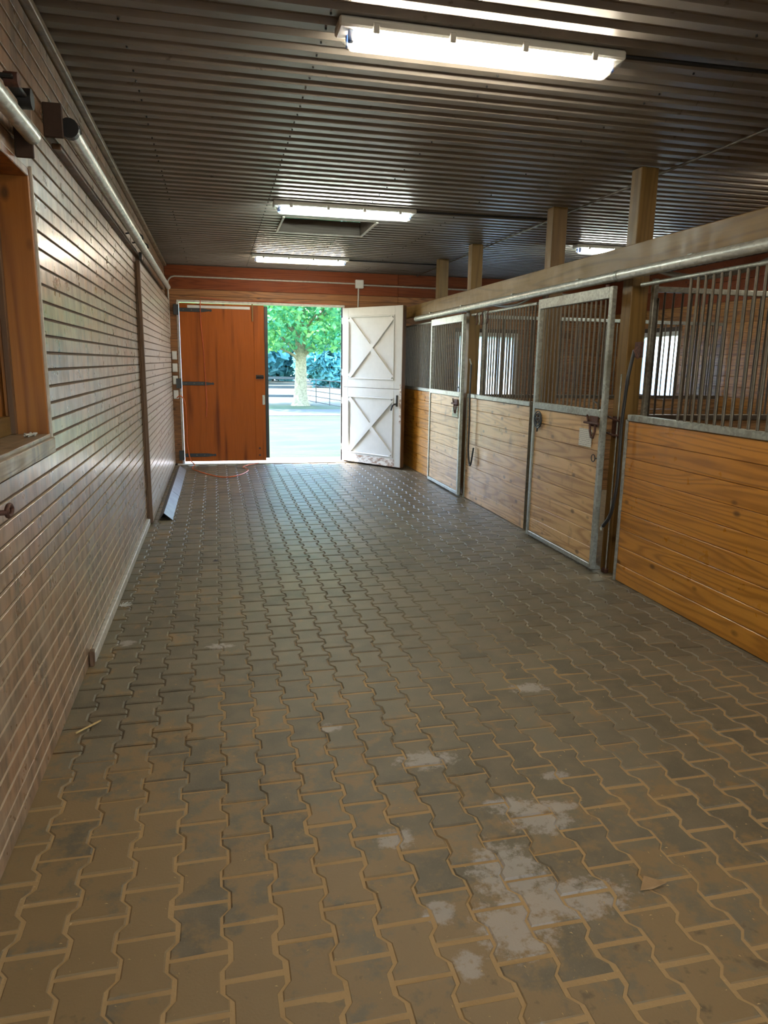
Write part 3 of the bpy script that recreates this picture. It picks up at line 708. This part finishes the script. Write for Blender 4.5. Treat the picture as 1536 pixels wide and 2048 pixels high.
# flexible conduits
def flex(pts, r, label, mat):
    mb = MB(); mb.tube(smooth_pts(pts, 6), r, 8); o = mb.obj('flexible_conduit', mat); setp(o, label, 'conduit', 'sagging flexible conduits'); return o
flex([(3.01, 7.9, 2.285), (3.01, 7.6, 2.24), (3.01, 7.27, 2.21), (3.01, 6.93, 2.215), (3.01, 6.55, 2.27)], .012, 'sagging grey conduit above the middle stall front', M['flex'])
flex([(3.01, 4.75, 2.285), (3.01, 4.6, 2.255), (3.01, 4.4, 2.205), (3.01, 4.14, 2.165), (3.01, 3.9, 2.16), (3.01, 3.68, 2.175), (3.01, 3.3, 2.25), (3.01, 3.0, 2.285)], .017, 'sagging grey conduit above the nearest stall front', M['flex'])

# ================================================================== LAMPS
def ceiling_light(x, y, label, cool=False):
    t_ = thing('ceiling_light', label, 'ceiling light', (x, y, 2.998), 'fluorescent ceiling lights')
    H = .655
    bx('housing', (-H, -.068, -.040), (H, .068, 0), M['plastic'], t_, .008)
    # clear cover with sloping ends
    prof = [(-.062, -.040), (-.058, -.075), (-.030, -.098), (.030, -.098), (.058, -.075), (.062, -.040)]
    vs = []
    for sx, ins in ((-1, 0), (-1, .05), (1, .05), (1, 0)):
        for (yy, zz) in prof:
            f = 1 if ins else .55
            vs.append((sx*(H-.012-ins), yy if zz > -.05 else yy*(1 if ins else .9), -.040+(zz+.040)*(1 if ins else .30)))
    fs = []
    for a in range(3):
        for b in range(5): fs.append((a*6+b, a*6+b+1, (a+1)*6+b+1, (a+1)*6+b))
    fs += [(0, 1, 2, 3, 4, 5), (18, 19, 20, 21, 22, 23)]
    mb = MB(); mb.add(vs, fs); mb.obj('cover', M['cover'], t_)
    for yy in (-.028, .028):
        mb = MB(); mb.tube([(-.585, yy, -.062), (.585, yy, -.062)], .013, 10); mb.obj('tube', M['tube_cool' if cool else 'tube_warm'], t_)
        for sx in (-1, 1): bx('socket', (sx*.60-.012, yy-.014, -.085), (sx*.60+.012, yy+.014, -.040), M['blue'], t_)
    for k in range(4):
        xx = -.50+k*.333
        for sy in (-1, 1): bx('clip', (xx-.014, sy*.068-.006, -.058), (xx+.014, sy*.068+.006, -.018), M['plastic'], t_)
    return t_
ceiling_light(1.195, 3.30, 'lit twin tube ceiling light nearest the camera')
ceiling_light(1.20, 6.83, 'lit twin tube ceiling light in front of the hatch', True)
ceiling_light(1.17, 10.13, 'lit twin tube ceiling light nearest the far doorway')
ceiling_light(4.80, 8.08, 'lit twin tube ceiling light above the stalls behind the beam', True)
ceiling_light(4.85, 4.55, 'lit twin tube ceiling light above the nearest stall')
ceiling_light(1.195, -.2, 'lit twin tube ceiling light behind the camera')
def conduit(pts, r, label, mat=None, grp='conduits on the ceiling', n=8):
    mb = MB(); mb.tube(pts, r, n); o = mb.obj('conduit', mat or M['conduit']); setp(o, label, 'conduit', grp); return o
conduit([(1.85, 3.27, 2.985), (3.2, 3.22, 2.985)], .010, 'thin dark cable run from the nearest lamp across the ceiling', M['black'])
conduit([(1.86, 6.83, 2.985), (3.19, 6.77, 2.985)], .010, 'thin dark cable run from the middle lamp across the ceiling', M['black'])
conduit([(1.83, 10.2, 2.985), (3.19, 10.2, 2.985)], .010, 'thin dark cable run from the farthest lamp across the ceiling', M['black'])
conduit([(3.205, 1.0, 2.984), (3.205, 11.58, 2.984)], .010, 'long painted conduit on the ceiling along the timber posts', M['bars'])

# ================================================================== FAR WALL FITTINGS
cd = thing('wall_conduit', 'painted conduit run across the end wall above the doorway', 'conduit', (0, YF-.012, 0))
mb = MB(); pts = [(-.655, -.002, 1.95), (-.655, -.002, 2.70)]+[(-.655+.10*(1-math.cos(a)), -.002, 2.73+.10*math.sin(a)) for a in (.3, .7, 1.1, 1.57)]+[(2.2, -.002, 2.825)]
mb.tube(pts, .0125, 8); mb.obj('pipe', M['conduit'], cd)
mb = MB(); mb.tube([(2.32, -.002, 2.81), (6.5, -.002, 2.79)], .0125, 8); mb.obj('pipe', M['conduit'], cd); mb = MB(); mb.tube([(2.25, -.002, 2.76), (2.245, -.002, 2.47)], .0125, 8); mb.obj('pipe', M['conduit'], cd)
bx('junction_box', (2.195, -.05, 2.755), (2.325, .01, 2.885), M['plastic'], cd, .008)
labs = ['uppermost pale outlet box beside the brown door', 'second outlet box from the top beside the brown door', 'third outlet box from the top beside the brown door', 'lowest outlet box beside the brown door with the orange cable plugged in']
for k, z in enumerate((1.67, 1.485, 1.30, 1.08)):
    t_ = thing('outlet_box', labs[k], 'outlet', (-.60, YF-.008, z), 'outlet boxes left of the brown door')
    bx('box', (-.04, -.045, -.065), (.035, 0, .065), M['plastic'] if k else M['greywhite'], t_, .006); bx('cover_plate', (-.032, -.05, -.055), (.028, -.046, .055), M['white'], t_, .001)
mb = MB(); mb.tube(smooth_pts([(-.59, 11.54, 1.03), (-.53, 11.50, 1.06), (-.47, 11.49, .95), (-.46, 11.5, .6), (-.46, 11.5, .3), (-.42, 11.46, .08), (-.36, 11.40, .012), (-.38, 11.15, .010), (-.35, 10.85, .010), (-.12, 10.33, .010), (.09, 10.08, .010), (.30, 10.28, .010), (.43, 10.72, .010), (.37, 11.1, .010), (.62, 11.45, .014)], 6), .0085, 6)
o = mb.obj('extension_cord', M['orangecord']); setp(o, 'orange extension cord looping over the pavers below the brown door', 'cord')
# ---- brown door leaf
b = bpy.data.objects.new('door_1', None); C.objects.link(b); b.location = (-.505, 11.545, 0); setp(b, 'closed red brown varnished door leaf with black strap hinges', kind='structure')
bx('leaf', (0, 0, .04), (1.262, .042, 2.445), M['door'], b); bx('edge_board', (1.10, -.008, .045), (1.262, -.0005, 2.44), M['door'], b); bx('weather_strip', (1.264, -.004, .08), (1.315, .045, 2.43), M['rubber'], b)
bx('top_strip', (.12, -.012, 2.375), (1.05, -.0005, 2.415), M['white'], b)
for z in (2.345, 1.25, .14):
    hh = bx('strap_hinge', (.0, -.010, z-.028), (.34, -.0005, z+.028), M['black'], b); hh['label'] = 'black iron strap hinge'
    mb = MB(); vs = [(.34, -.010, z-.028), (.34, -.010, z+.028), (.45, -.010, z+.012), (.45, -.010, z-.012)]; vs += [(x, -.0005, zz) for x, _, zz in vs]
    mb.add(vs, [(0, 1, 2, 3), (7, 6, 5, 4), (0, 4, 5, 1), (1, 5, 6, 2), (2, 6, 7, 3), (3, 7, 4, 0)]); mb.tube([(.46, -.010, z), (.46, -.0005, z)], .02, 10); mb.obj('hinge_tip', M['black'], b)
    bx('hinge_plate', (-.085, -.016, z-.075), (-.008, .028, z+.075), M['black'], b)
    for xx in (.06, .18, .30):
        mb = MB(); mb.tube([(xx-.17, -.013, 0), (xx-.17, -.005, 0)], .009, 8); mb.obj('bolt', M['darkbar'], hh)
mb = MB(); mb.tube([(1.14, -.012, 1.36), (1.14, -.045, 1.36), (1.24, -.045, 1.36)], .013, 8); mb.obj('latch', M['black'], b); bx('latch_plate', (1.12, -.012, 1.33), (1.24, -.009, 1.39), M['black'], b)
bx('lock_plate', (1.215, -.012, .93), (1.255, -.009, 1.08), M['galv'], b); mb = MB(); mb.tube([(1.235, -.012, 1.0), (1.235, -.05, 1.0)], .018, 10); mb.obj('knob', M['galv'], b)
mb = MB(); mb.tube([(1.085, -.014, 2.46), (1.085, -.016, 2.2)], .012, 6); mb.obj('turn_stick', M['post'], b)
for (xx, z) in ((1.16, .24), (1.16, .13)):
    mb = MB(); mb.tube([(xx, -.016, z), (xx, -.009, z)], .018, 8); mb.obj('bolt_head', M['rust'], b)
mb = MB(); mb.tube(smooth_pts([(-.19, 11.515, 2.50), (-.195, 11.525, 2.2), (-.17, 11.53, 1.8), (-.155, 11.53, 1.3), (-.145, 11.53, .95), (-.16, 11.53, .74)], 5), .0055, 5)
o = mb.obj('hanging_twine', M['twine']); setp(o, 'thin red orange twine hanging down the brown door', 'twine')
mb = MB(); mb.tube(smooth_pts([(-.19, 11.575, 2.535), (.3, 11.575, 2.50), (.8, 11.575, 2.512), (1.3, 11.575, 2.50), (1.8, 11.575, 2.497)], 5), .0045, 5)
o = mb.obj('stretched_twine', M['twine']); setp(o, 'red orange twine stretched along the top of the doorway', 'twine')
# ---- white dutch door leaf, standing open inward
W = 1.25
w = bpy.data.objects.new('door_2', None); C.objects.link(w); w.location = (2.0, 11.575, 0); w.rotation_euler = (0, 0, math.atan2(-1.0, .715)); setp(w, 'open white dutch door leaf with crossed braces', kind='structure')
def dleaf(z0, z1, inner, th, bot):
    bx('core_panel', (0, .0, z0), (W, .035, z1), M['white'], w, .001)
    bx('back_boards', (0, .036, z0), (W, .062, z1), M['dpost'], w, .002)
    r = .012
    bx('stile', (0, -r, z0), (.13, -.0003, z1), M['white'], w, .004); bx('stile', (W-.15, -r, z0), (W, -.0003, z1), M['white'], w, .004)
    bx('rail', (.13, -r, z1-.13), (W-.15, -.0003, z1), M['white'], w, .004); bx('rail', (.13, -r, z0), (W-.15, -.0003, z0+bot), M['white'] if bot < .12 else M['white'], w, .004)
    a0, a1, b0, b1 = .13, W-.15, z0+bot, z1-.13
    mo = .022
    for (p0, p1) in (((a0, b0), (a1, b0+mo)), ((a0, b1-mo), (a1, b1)), ((a0, b0+mo), (a0+mo, b1-mo)), ((a1-mo, b0+mo), (a1, b1-mo))):
        bx('moulding', (p0[0], -.024, p0[1]), (p1[0], -.0005, p1[1]), M['white'], w, .006)
    hw = .036
    for k, (q0, q1) in enumerate((((a0, b0), (a1, b1)), ((a0, b1), (a1, b0)))):
        d = Vector((q1[0]-q0[0], q1[1]-q0[1])).normalized(); n_ = Vector((-d.y, d.x))*hw
        e0 = Vector(q0)+d*.05; e1 = Vector(q1)-d*.05; dep = -.026 if k == 0 else -.024
        P = [e0-n_, e0+n_, e1+n_, e1-n_]
        vs = [(p.x, dep, p.y) for p in P]+[(p.x, -.0006, p.y) for p in P]
        mb = MB(); mb.add(vs, [(0, 1, 2, 3), (7, 6, 5, 4), (0, 4, 5, 1), (1, 5, 6, 2), (2, 6, 7, 3), (3, 7, 4, 0)]); mb.obj('brace', M['white'], w)
dleaf(.03, 1.215, None, None, .14); dleaf(1.221, 2.445, None, None, .13)
bx('kick_strip', (.02, -.0145, .03), (W-.12, -.0125, .15), M['peel'], w, 0)
bx('edge_strip', (W+.001, -.012, .03), (W+.012, .062, 2.445), M['dpost'], w)
bx('worn_edge', (W-.035, -.0135, .70), (W, -.0122, 1.30), M['peel'], w, 0)
mb = MB(); mb.tube([(1.17, -.012, 1.13), (1.17, -.02, .96)], .016, 8); mb.tube(smooth_pts([(1.17, -.02, 1.0), (1.13, -.06, .98), (1.10, -.07, .90)], 4), .012, 8); mb.obj('handle', M['black'], w)
for z in (.25, 1.0, 1.45, 2.25): bx('butt_hinge', (-.012, -.014, z-.05), (.02, -.0125, z+.05), M['galv'], w)

# ================================================================== LEFT WALL FITTINGS
sd = thing('sliding_door', 'tall sliding board door with dark edge post hanging on the left wall', 'sliding door', (-.65, 7.25, 0))
bx('edge_post', (-.035, 0, .012), (.0, .045, 2.495), M['dpost'], sd, .004); bx('edge_post', (-.048, .004, .012), (-.036, .03, 2.47), M['dpost'], sd, .002)
for z in [i*.0705+.012 for i in range(35)]:
    zt = min(z+.0705, 2.50)
    if zt-z > .02: bx('board', (-.012, .046, z+.005), (.0, 4.26, zt-.005), M['leftdaylit'], sd, .001)
bx('back_panel', (-.034, .046, .012), (-.008, 4.26, 2.50), M['leftback'], sd, 0); bx('far_edge', (-.034, 4.261, .012), (.0, 4.29, 2.5), M['dpost'], sd)
tr_ = thing('sliding_track', 'long galvanised round track above the sliding door on the left wall', 'track', (-.60, 3.70, 2.60))
mb = MB(); mb.tube([(0, 0, 0), (0, 3.45, -.015)], .034, 14); mb.obj('track_pipe', M['track'], tr_); mb = MB(); mb.tube([(0, 3.45, -.015), (0, 7.0, -.015)], .0325, 14); mb.obj('track_pipe', M['track'], tr_)
mb = MB(); mb.tube([(0, -.03, 0), (0, .015, 0)], .042, 14); mb.obj('end_cap', M['black'], tr_)
bx('track_batten', (-.099, .1, -.060), (-.060, 6.9, -.035), M['dpost'], tr_)
for y in (.02, 2.95, 3.45):
    mb = MB(); mb.tube([(-.098, y, .03), (-.04, y, .042), (.0, y, .040), (.034, y, .018), (.04, y, -.01)], .008, 6); mb.obj('hanger_strap', M['black'], tr_)
bx('end_bracket', (-.099, -.055, -.05), (-.02, -.035, .09), M['bracket'], tr_)
bx('hanger', (-.055, 3.56, -.095), (-.03, 3.62, -.03), M['black'], tr_)
st = thing('short_track', 'short galvanised track above the shuttered window opening', 'track', (-.635, 2.0, 2.405))
mb = MB(); mb.tube([(0, 0, 0), (0, 1.10, .0)], .030, 12); mb.obj('track_pipe', M['track'], st)
bx('end_bracket', (-.064, 1.10, -.075), (.0, 1.115, .04), M['bracket'], st)
tl_ = thing('track_trolley', 'dark iron roller trolley sitting on the short track', 'roller', (-.615, 2.80, 2.470))
bx('strap', (-.02, -.12, -.006), (.02, .10, .006), M['black'], tl_)
mb = MB(); mb.tube([(-.012, .10, .0), (.03, .10, -.0)], .033, 14); mb.obj('wheel', M['black'], tl_); mb = MB(); mb.tube([(-.012, -.08, .0), (.03, -.08, .0)], .022, 14); mb.obj('wheel', M['rust'], tl_)
rb = thing('ring_bolt', 'rusty iron ring bolt on the left wall below the window opening', 'ring bolt', (-.66, 2.46, 1.117))
mb = MB(); mb.tube([(0, .032*math.cos(a*.3927), .018*math.sin(a*.3927)) for a in range(16)], .0075, 8, closed=True); mb.obj('ring', M['rust'], rb)
mb = MB(); mb.tube([(-.045, -.04, 0), (0, -.032, 0)], .009, 8); mb.obj('shank', M['rust'], rb)
o = bx('wooden_peg', (-.697, 3.79, .0), (-.675, 3.835, .085), M['dpost'], None, .003); setp(o, 'small brown wooden peg at the near end of the baseboard', 'peg')
mb = MB()
for k in range(10):
    a = k*.63; mb.tube([(-.75+.02*math.cos(a), 3.18+.05*math.sin(a), 1.288+.006*(k % 2)), (-.74+.012*math.cos(a+1), 3.18+.03*math.sin(a+2), 1.294)], .004, 4)
o = mb.obj('cobweb_scrap', M['cobweb']); setp(o, 'white crumpled scrap lying on the window sill', 'scrap')
# ---- bent sheet metal on the floor
rg = thing('metal_ridge', 'long bent sheet metal ridge piece lying on the pavers by the left wall', 'metal sheet', (-.54, 7.40, 0))
def strip(x0, z0, x1, z1, y0, y1, mt, nm):
    n = Vector((-(z1-z0), 0, (x1-x0))).normalized()*.002
    vs = [(x0, y0, z0), (x1, y0, z1), (x1, y1, z1), (x0, y1, z0)]; vs += [(x+n.x, y, z+n.z) for x, y, z in vs]
    mb = MB(); mb.add(vs, [(0, 1, 2, 3), (7, 6, 5, 4), (0, 4, 5, 1), (1, 5, 6, 2), (2, 6, 7, 3), (3, 7, 4, 0)]); return mb.obj(nm, mt, rg)
M['sheetdark'] = plain('dark brown sheet metal', (.10, .075, .055), .6, .3, 0, .4, 8); M['sheetlit'] = plain('sheet metal with light in colour', (.24, .25, .245), .45, .4, 0, .2, 8)  # one bent sheet in two tones, light on the right side put into colour
strip(-.07, .003, -.015, .075, 0, 3.45, M['sheetdark'], 'dark_side'); strip(-.0149, .075, .068, .003, 0, 1.35, M['sheetlit'], 'light_side'); strip(-.0149, .076, .072, .004, 1.33, 3.45, M['sheetlit'], 'light_side')
# ---- small litter
mb = MB(); mb.tube([(-.64, 3.06, .006), (-.55, 3.15, .010)], .005, 5); o = mb.obj('straw_stalk', M['straw']); setp(o, 'pale straw stalk lying on the pavers near the left wall', 'straw')
mb = MB(); mb.add([(1.24, 1.70, .004), (1.28, 1.745, .016), (1.34, 1.71, .008), (1.285, 1.70, .002)], [(0, 1, 2), (0, 2, 3)]); o = mb.obj('dry_leaf', M['leafbit']); setp(o, 'curled dry leaf on the pavers at lower right', 'leaf')
mb = MB(); mb.add([(-.07, 5.76, .002), (-.05, 5.80, .008), (-.02, 5.77, .004), (-.04, 5.75, .002)], [(0, 1, 2), (0, 2, 3)]); o = mb.obj('dark_crumb', M['black']); setp(o, 'small dark crumb on the pavers in the middle of the aisle', 'crumb')
mb = MB()
for k in range(9):
    a = k*.7; mb.tube([(-.655, 4.76, .004), (-.655+.05*math.cos(a)*.8+.03, 4.76+.05*math.sin(a), .012)], .003, 4)
o = mb.obj('fluff', M['cobweb']); setp(o, 'pale fluff of cobweb at the foot of the left wall', 'fluff')
mb = MB(); rng = random.Random(5)
for _ in range(900):
    y = 1.2+abs(rng.gauss(0, 1))*1.1; x = rng.uniform(-.65, 2.3)
    if y > 4.5: continue
    a = rng.uniform(0, 6.28); s = rng.uniform(.002, .006); dx, dy = math.cos(a)*s, math.sin(a)*s
    mb.add([(x-dx, y-dy, .004), (x+dx, y+dy, .005), (x+dy*.4, y-dx*.4, .006)], [(0, 1, 2)])
o = mb.obj('chaff', M['straw'], floor); o['kind'] = 'stuff'
